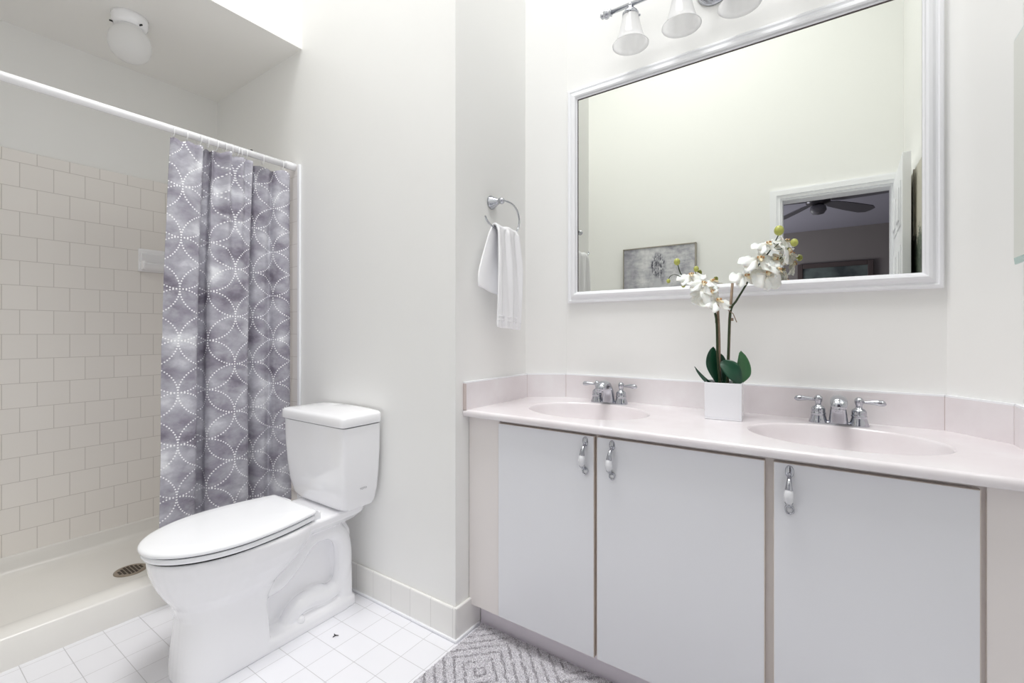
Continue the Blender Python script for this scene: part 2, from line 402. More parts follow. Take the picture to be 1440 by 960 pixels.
# ================================================================== SHOWER
pan = thing('shower_pan', 'white moulded shower pan with raised curb beneath the tiled shower walls', 'shower pan', (-2.55, .5, 0))
p = MB()
xs = [-2.178, -2.178, -2.186, -2.28, -2.292, -2.305, -2.345, -2.85, -2.885, -2.900, -2.912, -2.9215]
zs = [0, .098, .106, .106, .1, .06, .045, .045, .052, .07, .118, .122]
y0, y1 = YF+.001, YT-.009
rows = []
for y, up in ((y0, 1), (y0+.02, 0), (y0+.05, -1), (y1-.06, -1), (y1-.035, -.7), (y1-.014, .0), (y1, 1)):
    row = []
    for x, z in zip(xs, zs):
        zz = z
        if x < -2.3 and up > -1:
            zz = max(z, {1: .122, 0: .112, -.7: .056}.get(up, .1))
        row.append((x, y, zz))
    row.append((-2.9215, y, 0)); rows.append(row)
p.loft(rows, cap=False, closed=False)
pb = flip_smooth(p.build('pan_body', 'pan', pan), 50)
dr = MB(); dc = (-2.52, .70, .0455)
dr.use('drain').lathe([(.058, -.001), (.058, .002), (.05, .004), (.046, .003)], T(*dc), 40)
dr.use('hole')
for i in range(-3, 4):
    for j in range(-3, 4):
        if i*i+j*j < 11: dr.box(dc[0]+i*.0125-.0042, dc[0]+i*.0125+.0042, dc[1]+j*.0125-.0042, dc[1]+j*.0125+.0042, dc[2]+.0028, dc[2]+.0036)
dr.build('drain', None, pan)['label'] = 'round metal drain grate'

sd = thing('soap_dish', 'white ceramic soap dish mounted on the tiled shower wall', 'soap dish', (XL+.008, .915, 1.41))
q = MB(); x0 = XL+.0075
q.box(x0, x0+.012, .842, .99, 1.408, 1.527, .005, 3)
prof = [(0, 1.413), (.035, 1.420), (.050, 1.436), (.053, 1.448), (.047, 1.450), (.040, 1.441), (.015, 1.438), (.012, 1.50), (.0, 1.51)]
q.loft([[(x0+.008+a, yy, z) for a, z in prof] for yy in (.853, .857, .975, .979)])
q.box(x0+.008, x0+.05, .849, .860, 1.418, 1.462, .004, 2).box(x0+.008, x0+.05, .972, .983, 1.418, 1.462, .004, 2)
flip_smooth(q.build('dish', 'ceramic', sd), 40)
for k in range(3): MB().box(x0+.022, x0+.042, .875+k*.035, .890+k*.035, 1.4405, 1.4425, .0008).build('drain_slot', 'hole', sd)

cl = thing('ceiling_light', 'white globe ceiling light on the low ceiling above the shower', 'light', (-2.453, .68, 2.44))
b_ = MB().use('ceramic').lathe([(.064, 0), (.064, -.014), (.061, -.034), (.055, -.045), (.05, -.046)], T(-2.453, .68, 2.44), 40)
b_.build('base', None, cl)
g = MB(); g.lathe([(.044, -.036), (.045, -.050), (.056, -.060), (.069, -.080), (.0745, -.105), (.073, -.132), (.062, -.160), (.042, -.179), (.018, -.188), (.001, -.19)], T(-2.453, .68, 2.44), 40, cap=False)
g.build('globe', 'glass_w', cl)['label'] = 'opal glass globe'
for a in (20, 140, 260): MB().tube([(-2.453+.048*cos(R(a)), .68+.048*sin(R(a)), 2.398), (-2.453+.067*cos(R(a)), .68+.067*sin(R(a)), 2.398)], .0035, 8).build('thumb_screw', 'dark', cl)

rod = thing('shower_rod', 'long white shower curtain rod across the front of the shower', 'curtain rod', (-2.1, .5, 1.885))
MB().tube([(-2.1, YF+.003, 1.885), (-2.1, YT-.012, 1.885)], .0145, 20).build('pole', 'plastic', rod)
MB().tube([(-2.1, YT-.055, 1.885), (-2.1, YT-.0085, 1.885)], [.0175, .018], 20).build('end_cap', 'plastic', rod)
MB().tube([(-2.1, YF+.001, 1.885), (-2.1, YF+.04, 1.885)], .018, 20).build('end_cap', 'plastic', rod)

# curtain
ctl = [(.684, .0), (.72, .020), (.76, .026), (.792, .018), (.802, -.010), (.796, -.036), (.812, -.045), (.834, -.030), (.837, .0), (.852, .020), (.90, .030), (.95, .028), (.985, .018), (.997, -.010), (.986, -.055), (1.01, -.065), (1.04, -.028), (1.07, -.020), (1.10, -.032), (1.112, -.004), (1.13, .018), (1.16, .020), (1.182, .004), (1.192, -.018)]
cs = spline([Vector((a, b, 0)) for a, b in ctl], 14)
L = [0]
for a, b in zip(cs, cs[1:]): L.append(L[-1]+(b-a).length)
NZ = 90; ZT, ZB = 1.852, .30
hooks = [.716, .762, .806, .838, .868, .902, .930, .950, .968, .985, 1.06, 1.15]
cm = MB(); uvl = cm.bm.loops.layers.uv.new('UVMap'); grid = []
for j in range(NZ+1):
    v = j/NZ; row = []
    for i, p_ in enumerate(cs):
        s = L[i]/L[-1]
        y = p_.x; x = p_.y
        topf = max(0, 1-v/.45)**1.4
        yt = .706 + (y-.684)*(.488/.508)
        y_ = y*(1-topf)+yt*topf
        # gathered pleats near the rod
        mid = math.exp(-((y_-.93)/.10)**2)
        x_ = x*(1-.4*topf) + topf*(.015*sin(L[i]*105)+.012*sin(L[i]*61+1))*(.25+mid)
        y_ += topf*mid*.006*sin(L[i]*88)
        x_ += .004*sin(v*9+L[i]*14)*v + .003*noise.noise(Vector((L[i]*8, v*7, 0)))
        y_ += v*v*(.016*(s-.5)) + (.01*v*(1-s) if v > .5 else 0)*-.6
        d = min(abs(y_-h) for h in hooks)
        z = ZT-(ZT-ZB)*v
        if v < .12: z -= (1-v/.12)*min(.012, d*.35)
        row.append((cm.bm.verts.new((-2.1+x_, y_, z)), (L[i], -(v*(ZT-ZB)))))
    grid.append(row)
for j in range(NZ):
    for i in range(len(cs)-1):
        q4 = [grid[j][i], grid[j][i+1], grid[j+1][i+1], grid[j+1][i]]
        f = cm.face([a[0] for a in q4], True)
        for lp, a in zip(f.loops, q4): lp[uvl].uv = (a[1][0]+.06, a[1][1])
cur = cm.build('shower_curtain', 'curtain')
sm = cur.modifiers.new('s', 'SOLIDIFY'); sm.thickness = .0012
tag(cur, 'grey watercolour shower curtain with dotted white overlapping circles, gathered on the rod', 'curtain')
tree = []
r0 = None
for k, h in enumerate(hooks):
    if r0 is None:
        rm = MB(); rm.torus(Ry(0) @ Rx(90), .021, .0016, 24, 8)
        r0 = rm.build('curtain_ring', 'plastic'); o = r0
    else:
        o = r0.copy(); COL.objects.link(o)
    o.location = (-2.1, h, 1.8755); o.rotation_euler = (0, 0, R(random.uniform(-14, 14)))
    lab = 'white plastic curtain ring crowded among the gathered pleats mid curtain'
    gp = 'crowded curtain rings'
    if k == 0: lab, gp = 'white curtain ring nearest the camera, at the free edge of the curtain', 'curtain rings'
    elif k == 1: lab, gp = 'white curtain ring second from the free edge of the curtain', 'curtain rings'
    elif k == len(hooks)-1: lab, gp = 'white curtain ring closest to the end wall', 'curtain rings'
    elif k == len(hooks)-2: lab, gp = 'white curtain ring standing alone, second from the end wall', 'curtain rings'
    tag(o, lab, 'curtain ring', gp)
clip = MB().box(-2.112, -2.100, 1.009, 1.018, 1.899, 1.906, .002)
tag(clip.build('black_clip', 'dark'), 'tiny black clip perched on top of the shower rod', 'clip')

# ================================================================== TOILET
TX = -1.665
toilet = thing('toilet', 'white two-piece elongated toilet standing against the wall', 'toilet', (TX, .85, 0))
def egg(yf, yb, hw, z, n=48, ef=2.0, eb=2.6, wide=.52):
    ym = yf+(yb-yf)*wide; out = []
    for i in range(n):
        a = 2*pi*i/n; c, s = cos(a), sin(a)
        e = ef if s < 0 else eb
        x = hw*math.copysign(abs(c)**(2/e), c)
        y = ym+(ym-yf if s < 0 else yb-ym)*math.copysign(abs(s)**(2/e), s)
        out.append((TX+x, y, z))
    return out
bw = MB()
bw.loft([egg(.566, .822, .112, .0, 48, 3, 12, .5), egg(.568, .820, .110, .05, 48, 3, 12, .5), egg(.578, .812, .108, .16, 48, 2.8, 11, .5),
         egg(.580, .818, .110, .195, 48, 2.6, 7, .5), egg(.568, .862, .119, .235, 48, 2.4, 3.2, .5), egg(.545, .915, .138, .27, 48, 2.2, 2.8, .5),
         egg(.524, .965, .155, .31, 48, 2.1, 2.6), egg(.510, 1.0, .168, .35, 48, 2.05, 2.6), egg(.503, 1.01, .174, .385, 48, 2, 2.6), egg(.503, 1.01, .174, .398, 48, 2, 2.6), egg(.512, 1.0, .166, .404, 48, 2, 2.6)])
def rr(x0, x1, y0, y1, z, e=6, n=48):
    cx, cy, a, b = (x0+x1)/2, (y0+y1)/2, (x1-x0)/2, (y1-y0)/2; out = []
    for i in range(n):
        t = 2*pi*i/n; c, s = cos(t), sin(t)
        out.append((cx+a*math.copysign(abs(c)**(2/e), c), cy+b*math.copysign(abs(s)**(2/e), s), z))
    return out
def cr(h, y0, y1, z, e=6): return rr(TX-h, TX+h, y0, y1, z, e)
bw.loft([cr(.055, .88, 1.165, .325), cr(.10, .86, 1.185, .345), cr(.138, .84, 1.195, .375), cr(.142, .84, 1.2, .398), cr(.135, .85, 1.193, .404)])       # tank deck
bw.loft([cr(.040, .78, 1.14, 0), cr(.040, .78, 1.14, .34)])                                                                             # core of the trapway
bw.loft([cr(.110, .76, 1.17, 0, 9), cr(.109, .76, 1.168, .03, 9), cr(.102, .78, 1.16, .040, 7), cr(.06, .8, 1.14, .06, 5)])             # foot
bw.loft([cr(.10, 1.09, 1.16, 0, 4), cr(.097, 1.09, 1.158, .2, 4), cr(.085, 1.085, 1.155, .3, 4), cr(.05, 1.06, 1.15, .335, 4)])           # rear edge
for sgn in (-1, 1):
    X_ = TX+sgn*.062
    bw.tube([(X_, .80, .20), (X_, .86, .21), (X_, .915, .25), (X_, .965, .305), (X_, 1.02, .325), (X_, 1.08, .31), (X_+sgn*.008, 1.115, .26), (X_+sgn*.008, 1.12, .15), (X_, 1.10, .09), (X_, 1.04, .075), (X_, .98, .088), (X_, .93, .08), (X_, .89, .04)], [.032, .034, .034, .034, .036, .036, .034, .034, .032, .034, .036, .034, .03], 14, smooth_path=6)
    bw.ball((X_-sgn*.01, 1.0, .085), .05, (.8, 1.3, .8))
bowl = bw.build('bowl', 'ceramic', toilet)
rmod = bowl.modifiers.new('r', 'REMESH'); rmod.mode = 'VOXEL'; rmod.voxel_size = .004; rmod.use_smooth_shade = True
smo = bowl.modifiers.new('s', 'SMOOTH'); smo.factor = .5; smo.iterations = 5
def seatring(yf, yb, hw, hb, z, n=40):
    """elongated outline: half-ellipse nose, sides easing in to a straight back edge with tight corners"""
    ym = yf+(yb-yf)*.50; right = []
    for i in range(n+1):
        a = -pi/2+(pi/2)*i/n
        right.append((hw*cos(a), ym+(ym-yf)*sin(a)))
    for i in range(1, 17):
        t_ = i/16; right.append((hw-(hw-hb)*t_**1.9, ym+(yb-.010-ym)*t_))
    for i in range(1, 6):
        a = pi/2*i/5; right.append((hb-.010+.010*cos(a), yb-.010+.010*sin(a)))
    pts = right+[(-x, y) for x, y in right[::-1][:-1]]
    return [(TX-.004+x, y, z) for x, y in pts]
st = MB()
st.loft([seatring(.502, .955, .170, .136, .409), seatring(.495, .96, .176, .142, .411), seatring(.491, .962, .179, .145, .418), seatring(.493, .96, .178, .144, .426), seatring(.498, .955, .174, .141, .4275)])
flip_smooth(st.build('seat', 'seatp', toilet), 60)
st = MB()
st.loft([seatring(.493, .957, .178, .142, .4315), seatring(.487, .962, .183, .146, .433), seatring(.485, .964, .185, .148, .438), seatring(.487, .963, .183, .146, .4435), seatring(.493, .957, .178, .141, .4465), seatring(.505, .945, .168, .131, .4485), seatring(.55, .90, .13, .10, .4505), seatring(.64, .82, .06, .05, .4515)])
flip_smooth(st.build('lid', 'seatp', toilet), 60)
MB().loft([seatring(.496, .954, .1745, .139, .427), seatring(.496, .954, .1745, .139, .432)]).build('lid_bumper_shadow', 'dark', toilet)  # bumper widened to the full outline, painting the dark gap under the lid
MB().loft([seatring(.505, .954, .166, .135, .403), seatring(.505, .954, .166, .135, .4095)]).build('seat_gap_shadow', 'dark', toilet)  # dark slab painting the shade between seat and bowl
for sx in (-1, 1):
    h = MB(); h.box(TX+sx*.10-.028, TX+sx*.10+.028, .95, .99, .402, .432, .006, 3).tube([(TX+sx*.10-.03, .968, .43), (TX+sx*.10+.03, .968, .43)], .0095, 14)
    flip_smooth(h.build('hinge', 'seatp', toilet), 50)
tk = MB()
def tr(h, y0, z, e=9): return cr(h, y0, 1.205, z, e)
tk.loft([tr(.150, 1.080, .404, 6), tr(.168, 1.062, .41, 8), tr(.177, 1.051, .43, 12), tr(.188, 1.042, .48, 16), tr(.197, 1.035, .56, 18), tr(.203, 1.030, .65, 18), tr(.205, 1.029, .733, 18)])
flip_smooth(tk.build('tank', 'ceramic', toilet), 40)
tl = MB()
tl.loft([tr(.205, 1.029, .7365, 14), tr(.211, 1.021, .738, 15), tr(.2135, 1.018, .742, 15), tr(.2125, 1.019, .768, 15), tr(.2105, 1.021, .773, 15), tr(.206, 1.026, .7775, 13), tr(.198, 1.034, .780, 11), tr(.15, 1.07, .7835, 6), tr(.06, 1.12, .785, 4)])
MB().loft([tr(.2005, 1.033, .732, 13), tr(.2005, 1.033, .7375, 13)]).build('tank_lid_shadow', 'dark', toilet)  # dark ring painting the shadow line under the tank lid
flip_smooth(tl.build('tank_lid', 'ceramic', toilet), 50)
for sx in (-1, 1):
    bc = MB(); bc.lathe([(.0165, 0), (.0165, .012), (.014, .019), (.007, .023), (.001, .0235)], T(TX+sx*.088, .93, .036), 24)
    bc.build('bolt_cap', 'plastic', toilet)
#lv = MB().box(TX-.17, TX-.10, 1.012, 1.02, .69, .70, .003).tube([(TX-.165, 1.034, .695), (TX-.165, 1.014, .695)], .008, 14); lv.build('flush_lever', 'chrome', toilet)
cu = bpy.data.curves.new('mark', 'FONT'); cu.body = 'TOTO'; cu.size = .0105; cu.extrude = .0002; cu.align_x = 'CENTER'; cu.space_character = 1.1
tmp = bpy.data.objects.new('brand_mark', cu); COL.objects.link(tmp)
dg = bpy.context.evaluated_depsgraph_get(); me = bpy.data.meshes.new_from_object(tmp.evaluated_get(dg)); bpy.data.objects.remove(tmp)
mk = bpy.data.objects.new('brand_mark', me); COL.objects.link(mk); me.materials.append(M['ink']); mk.parent = toilet
mk.location = Vector((-1.4715+.0008, 1.125, .487))-toilet.location; mk.rotation_euler = (pi/2, 0, pi/2)

# ================================================================== VANITY
CT, CB, CF = .812, .788, 1.258
cabn = thing('vanity_cabinet', 'low white three-door vanity cabinet with pendant pulls under the pink countertop', 'cabinet', (-.34, 1.5, 0))
bd = MB().use('cab')
FY = 1.303
bd.box(XA+.002, -.94, FY-.010, FY+.014, .094, CB-.001, .001)
bd.box(.268, XR-.002, FY-.010, FY+.014, .094, CB-.001, .001)
bd.box(.248, .268, FY, FY+.016, .12, .775).box(-.94, .268, FY, FY+.016, .775, CB-.001).box(-.94, .268, FY, FY+.016, .094, .12)
bd.box(-.586, -.563, FY, FY+.016, .12, .775).box(-.126, -.102, FY, FY+.016, .12, .775)
bd.box(XA+.002, XR-.002, FY+.016, 1.64, .10, .118)
bd.box(XA+.002, XA+.016, FY+.016, 1.64, .118, CB-.001).box(XR-.018, XR-.002, FY+.016, 1.62, .118, CB-.001)
bd.build('body', None, cabn)
MB().box(XA+.013, XR-.002, 1.348, 1.362, 0, .10).build('toe_kick', 'toe', cabn)
def pull(X, zt, parent):
    """pendant pull: oval chrome rose, chrome neck, white china grip, chrome tail on a ring rose"""
    y = 1.2845; h = MB().use('chrome')
    face = T(X, y, 0) @ Rx(90)
    for (zc, rx, rz) in ((zt-.012, .0095, .0150),):
        h.lathe([(1, 0), (1, .0015), (.8, .003), (.35, .004), (.001, .0045)], T(X, y, zc) @ Rx(90) @ Matrix.Diagonal((rx, rz, 1, 1)), 24)
    h.torus(T(X, y-.002, zt-.103) @ Rx(90) @ Matrix.Diagonal((.85, 1, 1, 1)), .0105, .0021, 24, 8)
    h.ball((X, y-.006, zt-.018), .0045)
    h.tube([(X, y-.004, zt-.018), (X, y-.014, zt-.026), (X, y-.022, zt-.036), (X, y-.025, zt-.050)], [.0042, .0048, .0062, .0088], 14, smooth_path=4)
    h.tube([(X, y-.024, zt-.080), (X, y-.018, zt-.088), (X, y-.008, zt-.093), (X, y-.002, zt-.095)], [.0088, .0055, .004, .005], 14, smooth_path=4)
    h.use('china').tube([(X, y-.025, zt-.049), (X, y-.027, zt-.056), (X, y-.0275, zt-.065), (X, y-.026, zt-.075), (X, y-.024, zt-.081)], [.0065, .0095, .0105, .0092, .0062], 18, smooth_path=4)
    o = h.build('handle', None, parent); o['label'] = 'chrome pull with a white china grip'; return o
for (x0, x1, hx) in ((-.942, -.5795, -.608), (-.5705, -.1225, -.521), (-.104, .258, -.070)):
    d = MB().use('edge').box(x0, x1, 1.2848, 1.3025, .100, .7745)
    d.use('door').box(x0+.0016, x1-.0016, 1.2838, 1.2848, .1012, .7735)
    dd = d.build('door', None, cabn)
    pull(hx, .768, dd)

top = thing('vanity_countertop', 'pale pink cultured marble double-sink countertop with low backsplash', 'countertop', (-.34, 1.5, CB))
SINKS = ((-.708, 1.505), (.036, 1.505)); SA, SB = .225, .168
tm = MB(); bm = tm.bm; NE = 64
outer = [(XA+.001, CF+.01), (XA+.001, 1.676), (-.9345, YB-.001), (.2885, YB-.001), (XR-.001, 1.648), (XR-.001, CF+.01)]
ov = [bm.verts.new((x, y, CT)) for x, y in outer]
edges = [bm.edges.new((ov[i], ov[(i+1) % len(ov)])) for i in range(len(ov))]
for cx, cy in SINKS:
    e = [bm.verts.new((cx+SA*cos(2*pi*i/NE), cy+SB*sin(2*pi*i/NE), CT)) for i in range(NE)]
    edges += [bm.edges.new((e[i], e[(i+1) % NE])) for i in range(NE)]
bmesh.ops.triangle_fill(bm, edges=edges, use_beauty=True)
# rounded nosing
nose = [(CF+.01, CT), (CF+.004, CT-.001), (CF+.001, CT-.005), (CF, CT-.011), (CF+.001, CT-.019), (CF+.004, CB), (CF+.03, CB)]
a0 = [bm.verts.new((XA+.001, y, z)) for y, z in nose]; a1 = [bm.verts.new((XR-.001, y, z)) for y, z in nose]
for i in range(len(nose)-1): tm.face([a0[i], a1[i], a1[i+1], a0[i+1]], True)
tb = tm.build('counter_slab', 'marble', top)
for p_ in tb.data.polygons:
    if p_.normal.z < 0 and p_.center[2] > CT-CB-.0005: pass
for k, (cx, cy) in enumerate(SINKS):
    s = MB(); rings = []
    for a, z in ((1.0, 0), (.985, -.0015), (.972, -.006), (.955, -.016), (.92, -.04), (.85, -.075), (.72, -.105), (.5, -.125), (.25, -.133), (.09, -.135)):
        rings.append([(cx+SA*a*cos(2*pi*i/NE), cy+SB*a*sin(2*pi*i/NE), CT+z) for i in range(NE)])
    s.loft(rings, cap=False)
    so = s.build('sink_basin', 'marble', top)
    dn = MB().lathe([(.022, 0), (.022, .003), (.017, .004), (.016, .001), (.001, .001)], T(cx, cy, CT-.136), 24); dn.build('sink_drain', 'chrome', so)
spl = MB().use('marble'); th = .016; sz0, sz1 = CT-.0005, CT+.101
def inset(P, t):
    out = []
    for i, p_ in enumerate(P):
        p_ = Vector(p_)
        if i == 0: d = (Vector(P[1])-p_).normalized(); n = Vector((d.y, -d.x)); out.append(p_+n*t)
        elif i == len(P)-1: d = (p_-Vector(P[-2])).normalized(); n = Vector((d.y, -d.x)); out.append(p_+n*t)
        else:
            d1 = (p_-Vector(P[i-1])).normalized(); d2 = (Vector(P[i+1])-p_).normalized()
            n1 = Vector((d1.y, -d1.x)); n2 = Vector((d2.y, -d2.x)); nb = (n1+n2).normalized(); out.append(p_+nb*(t/nb.dot(n1)))
    return out
WP = [(XA+.0005, CF+.002), (XA+.0005, 1.6765), (-.934, YB-.0005), (.289, YB-.0005), (XR-.0005, 1.6475), (XR-.0005, CF+.002)]
IP = inset(WP, th); J = inset(WP, th-.0008)
for i in range(5):
    a, b = Vector(WP[i]), Vector(WP[i+1]); c_, d_ = IP[i+1], IP[i]
    u = (b-a).normalized()*.0009
    pts = [a+u, b-u, c_-u, d_+u]
    tm2 = spl
    lo = [Vector((q.x, q.y, sz0)) for q in pts]; 
    spl.prism([(q.x, q.y) for q in pts], sz0, sz1-.005)
    # eased top
    n2 = (Vector(d_)-a).normalized()*.003
    spl.use('trim'); spl.prism([(q.x, q.y) for q in (a+u, b-u, c_-u-n2*.5, d_+u-n2*.5)], sz1-.005, sz1); spl.use('marble')
spl.use('caulk')
for i in range(5):
    a, b = Vector(WP[i]), Vector(WP[i+1]); spl.prism([(a.x, a.y), (b.x, b.y), (J[i+1].x, J[i+1].y), (J[i].x, J[i].y)], sz0, sz1-.0065)
spl.build('backsplash', None, top)

def faucet(cx, label):
    cy = 1.712
    f = thing('faucet', label, 'faucet', (cx, cy, CT), 'chrome two-handle faucets')
    b = MB()
    n = 20; rings = []
    # trapezoid spout body leaning forward into a rounded nose
    prof = [  # y centre, z, half width, half depth
        (-.001, 0, .0255, .022), (-.001, .006, .0252, .0215), (-.003, .03, .0222, .0185), (-.008, .05, .0198, .0165), (-.018, .066, .0185, .0150)]
    for (yc, z, hw, hd) in prof:
        rings.append([Vector((cx+hw*math.copysign(abs(cos(2*pi*i/n))**.6, cos(2*pi*i/n)), cy+yc+hd*math.copysign(abs(sin(2*pi*i/n))**.6, sin(2*pi*i/n)), CT+z)) for i in range(n)])
    ctr = [(-.030, .076, 35, .0195, .016), (-.048, .080, 62, .0205, .0155), (-.068, .078, 85, .0210, .0145), (-.086, .070, 105, .0205, .0125), (-.096, .060, 125, .017, .008)]
    for (yc, z, tilt, hw, hd) in ctr:
        m = T(cx, cy+yc, CT+z) @ Rx(tilt)
        rings.append([m @ Vector((hw*cos(2*pi*i/n), hd*sin(2*pi*i/n), 0)) for i in range(n)])
    b.loft(rings)
    b.tube([(cx, cy-.086, CT+.064), (cx, cy-.090, CT+.050)], .0105, 16)
    sp = b.build('spout', 'chrome', f)
    lr = MB().tube([(cx, cy+.026, CT), (cx, cy+.026, CT+.038)], .0022, 8).ball((cx, cy+.026, CT+.041), .005, n=10); lr.build('lift_rod', 'chrome', f)
    MB().box(cx-.062, cx+.062, cy-.012, cy+.014, CT+.0002, CT+.006, .002).build('base_plate', 'chrome', f)
    for s in (-1, 1):
        hx = cx+s*.0505; h = MB()
        h.lathe([(.0255, 0), (.0255, .003), (.0225, .010), (.0195, .022), (.0188, .026), (.0200, .027), (.0200, .031), (.0185, .0325), (.0188, .036), (.0185, .044), (.014, .050), (.0085, .053), (.0078, .060), (.010, .066), (.0115, .072), (.0105, .079), (.006, .084), (.001, .0855)], T(hx, cy, CT), 28)
        z = CT+.071
        h.tube([(hx+s*.006, cy, z), (hx+s*.016, cy, z), (hx+s*.030, cy, z+.001), (hx+s*.045, cy, z+.001), (hx+s*.055, cy, z), (hx+s*.061, cy, z-.001), (hx+s*.064, cy, z-.001)], [.004, .0042, .006, .0085, .009, .006, .001], 16, smooth_path=3)
        h.build('handle', 'chrome', f)
faucet(-.708, 'chrome two-handle faucet at the left sink, farther from the camera')
faucet(.034, 'chrome two-handle faucet at the right sink, beyond the orchid pot')

# mirror above the counter
mi = thing('vanity_mirror', 'large rectangular mirror in a white moulded frame above the vanity', 'mirror', (-.32, YB, 1.2))
mx0, mx1, mz0, mz1 = -.922, .281, 1.219, 2.138; fw = .047
g = MB().box(mx0+.03, mx1-.03, YB-.010, YB-.004, mz0+.03, mz1-.03); g.build('mirror_glass', 'mirror', mi)
fr = MB()
sect = [(0, 0), (0, .014), (.004, .018), (.010, .019), (.013, .016), (.018, .0165), (.026, .024), (.034, .026), (.040, .023), (.043, .016), (fw, .014), (fw, .0095)]
cor = [(mx0, mz0, 1, 1), (mx1, mz0, -1, 1), (mx1, mz1, -1, -1), (mx0, mz1, 1, -1)]
rings = [[Vector((x+sx*a, YB-.0005-d, z+sz*a)) for a, d in sect] for x, z, sx, sz in cor]
vr = [[fr.bm.verts.new(p_) for p_ in r] for r in rings]
for i in range(4):
    A, B = vr[i], vr[(i+1) % 4]
    for j in range(len(sect)-1): fr.face([A[j], B[j], B[j+1], A[j+1]], False)
fr.build('frame', 'trim', mi)['label'] = 'white moulded frame'
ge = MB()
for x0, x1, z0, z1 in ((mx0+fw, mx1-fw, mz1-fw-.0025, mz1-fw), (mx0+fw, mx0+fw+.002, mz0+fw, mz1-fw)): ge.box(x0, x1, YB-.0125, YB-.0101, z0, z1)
ge.build('shadow_strip', 'frame_d', mi)  # dark strips painted in as shade along the frame's inner edge

# vanity light bar
vl = thing('vanity_light', 'four-shade chrome bar light with bell glass shades above the mirror', 'light', (-.33, YB, 2.345))
LY, LZ = 1.69, 2.345
b = MB(); b.lathe([(.062, 0), (.062, .006), (.052, .014), (.03, .02), (.018, .024), (.016, .06)], T(-.33, YB, LZ) @ Rx(90), 40)
b.tube([(-.33, YB-.02, LZ), (-.33, LY, LZ)], .012, 16); b.build('wall_plate', 'chrome', vl)
b = MB(); b.tube([(-.70, LY, LZ), (.04, LY, LZ)], .0085, 16)
for s, xe in ((-1, -.70), (1, .04)):
    b.lathe([(.009, -.012), (.014, -.010), (.014, -.006), (.010, -.003), (.0165, .004), (.018, .011), (.0145, .018), (.009, .021), (.0125, .025), (.0125, .029), (.007, .033), (.001, .037)], T(xe, LY, LZ) @ Ry(90*s), 20)
b.build('bar', 'chrome', vl)
for X_ in (-.612, -.424, -.236, -.048):
    h = MB(); h.lathe([(.009, .004), (.012, -.004), (.010, -.010), (.016, -.018), (.027, -.030), (.031, -.036), (.031, -.046), (.029, -.046), (.001, -.043)], T(X_, LY, LZ), 24)
    for a in (30, 150, 270): h.ball((X_+.034*cos(R(a)), LY+.034*sin(R(a)), LZ-.042), .0045, n=8)
    ho = h.build('shade_holder', 'chrome', vl)
    s = MB(); s.lathe([(.027, -.036), (.030, -.045), (.034, -.065), (.040, -.092), (.046, -.115), (.053, -.135), (.063, -.150), (.068, -.155), (.066, -.156), (.055, -.141), (.046, -.123), (.038, -.100), (.031, -.07), (.026, -.045)], T(X_, LY, LZ), 40, cap=False)
    s.build('glass_shade', 'glass_w', vl)['label'] = 'frosted white bell shade'

# bevelled mirror cabinet on the right wall
mc = thing('mirror_cabinet', 'frameless mirror mounted on the right-hand wall beside the vanity', 'mirror', (XR, 1.35, 1.25))
MB().box(.386, XR, 1.13, 1.60, 1.268, 1.796).build('backing', 'trim', mc)
g = MB(); yA, yB_, zA, zB = 1.11, 1.612, 1.257, 1.808; bv = .014
g.use('mirror_edge').box(.3825, .386, yA, yB_, zA, zB)
R0 = [Vector((.3825, y, z)) for y, z in ((yA, zA), (yB_, zA), (yB_, zB), (yA, zB))]
R1 = [Vector((.3775, y, z)) for y, z in ((yA+bv, zA+bv), (yB_-bv, zA+bv), (yB_-bv, zB-bv), (yA+bv, zB-bv))]
a_ = [g.bm.verts.new(p_) for p_ in R0]; b_ = [g.bm.verts.new(p_) for p_ in R1]
for i in range(4): g.face([a_[i], a_[(i+1) % 4], b_[(i+1) % 4], b_[i]])
g.use('mirror'); g.face(b_)
g.build('mirror_glass', None, mc)

# ================================================================== TOWEL RING + TOWEL
tr_ = thing('towel_ring', 'open chrome towel ring on the wall left of the vanity', 'towel ring', (XA, 1.43, 1.6))
b = MB(); b.lathe([(.027, 0), (.027, .004), (.023, .010), (.017, .022), (.011, .036), (.0085, .042), (.012, .046), (.013, .052), (.010, .058), (.006, .062), (.001, .064)], T(XA, 1.43, 1.602) @ Ry(90), 28)
b.build('wall_post', 'chrome', tr_)
RX = XA+.052
b = MB(); b.tube([(RX, 1.425, 1.603), (RX, 1.455, 1.607), (RX+.001, 1.50, 1.604), (RX, 1.536, 1.586), (RX, 1.551, 1.552), (RX, 1.545, 1.518), (RX, 1.52, 1.496), (RX, 1.47, 1.487), (RX, 1.42, 1.487), (RX, 1.37, 1.492), (RX, 1.34, 1.503), (RX, 1.325, 1.522)], .0036, 12, smooth_path=6)
b.build('ring', 'chrome', tr_)
tw = MB(); path = []
for z in [1.25+.24*i/12 for i in range(12)]: path.append((RX-.014-.004*sin((z-1.25)*14), z, 0))
for a in range(180, -1, -30): path.append((RX+.012*cos(R(a)), 1.488+.012*sin(R(a)), .5))
for z in [1.478-.372*i/20 for i in range(21)]: path.append((RX+.014+.006*sin((1.478-z)*8), z, 1))
rows = []; NS = 28
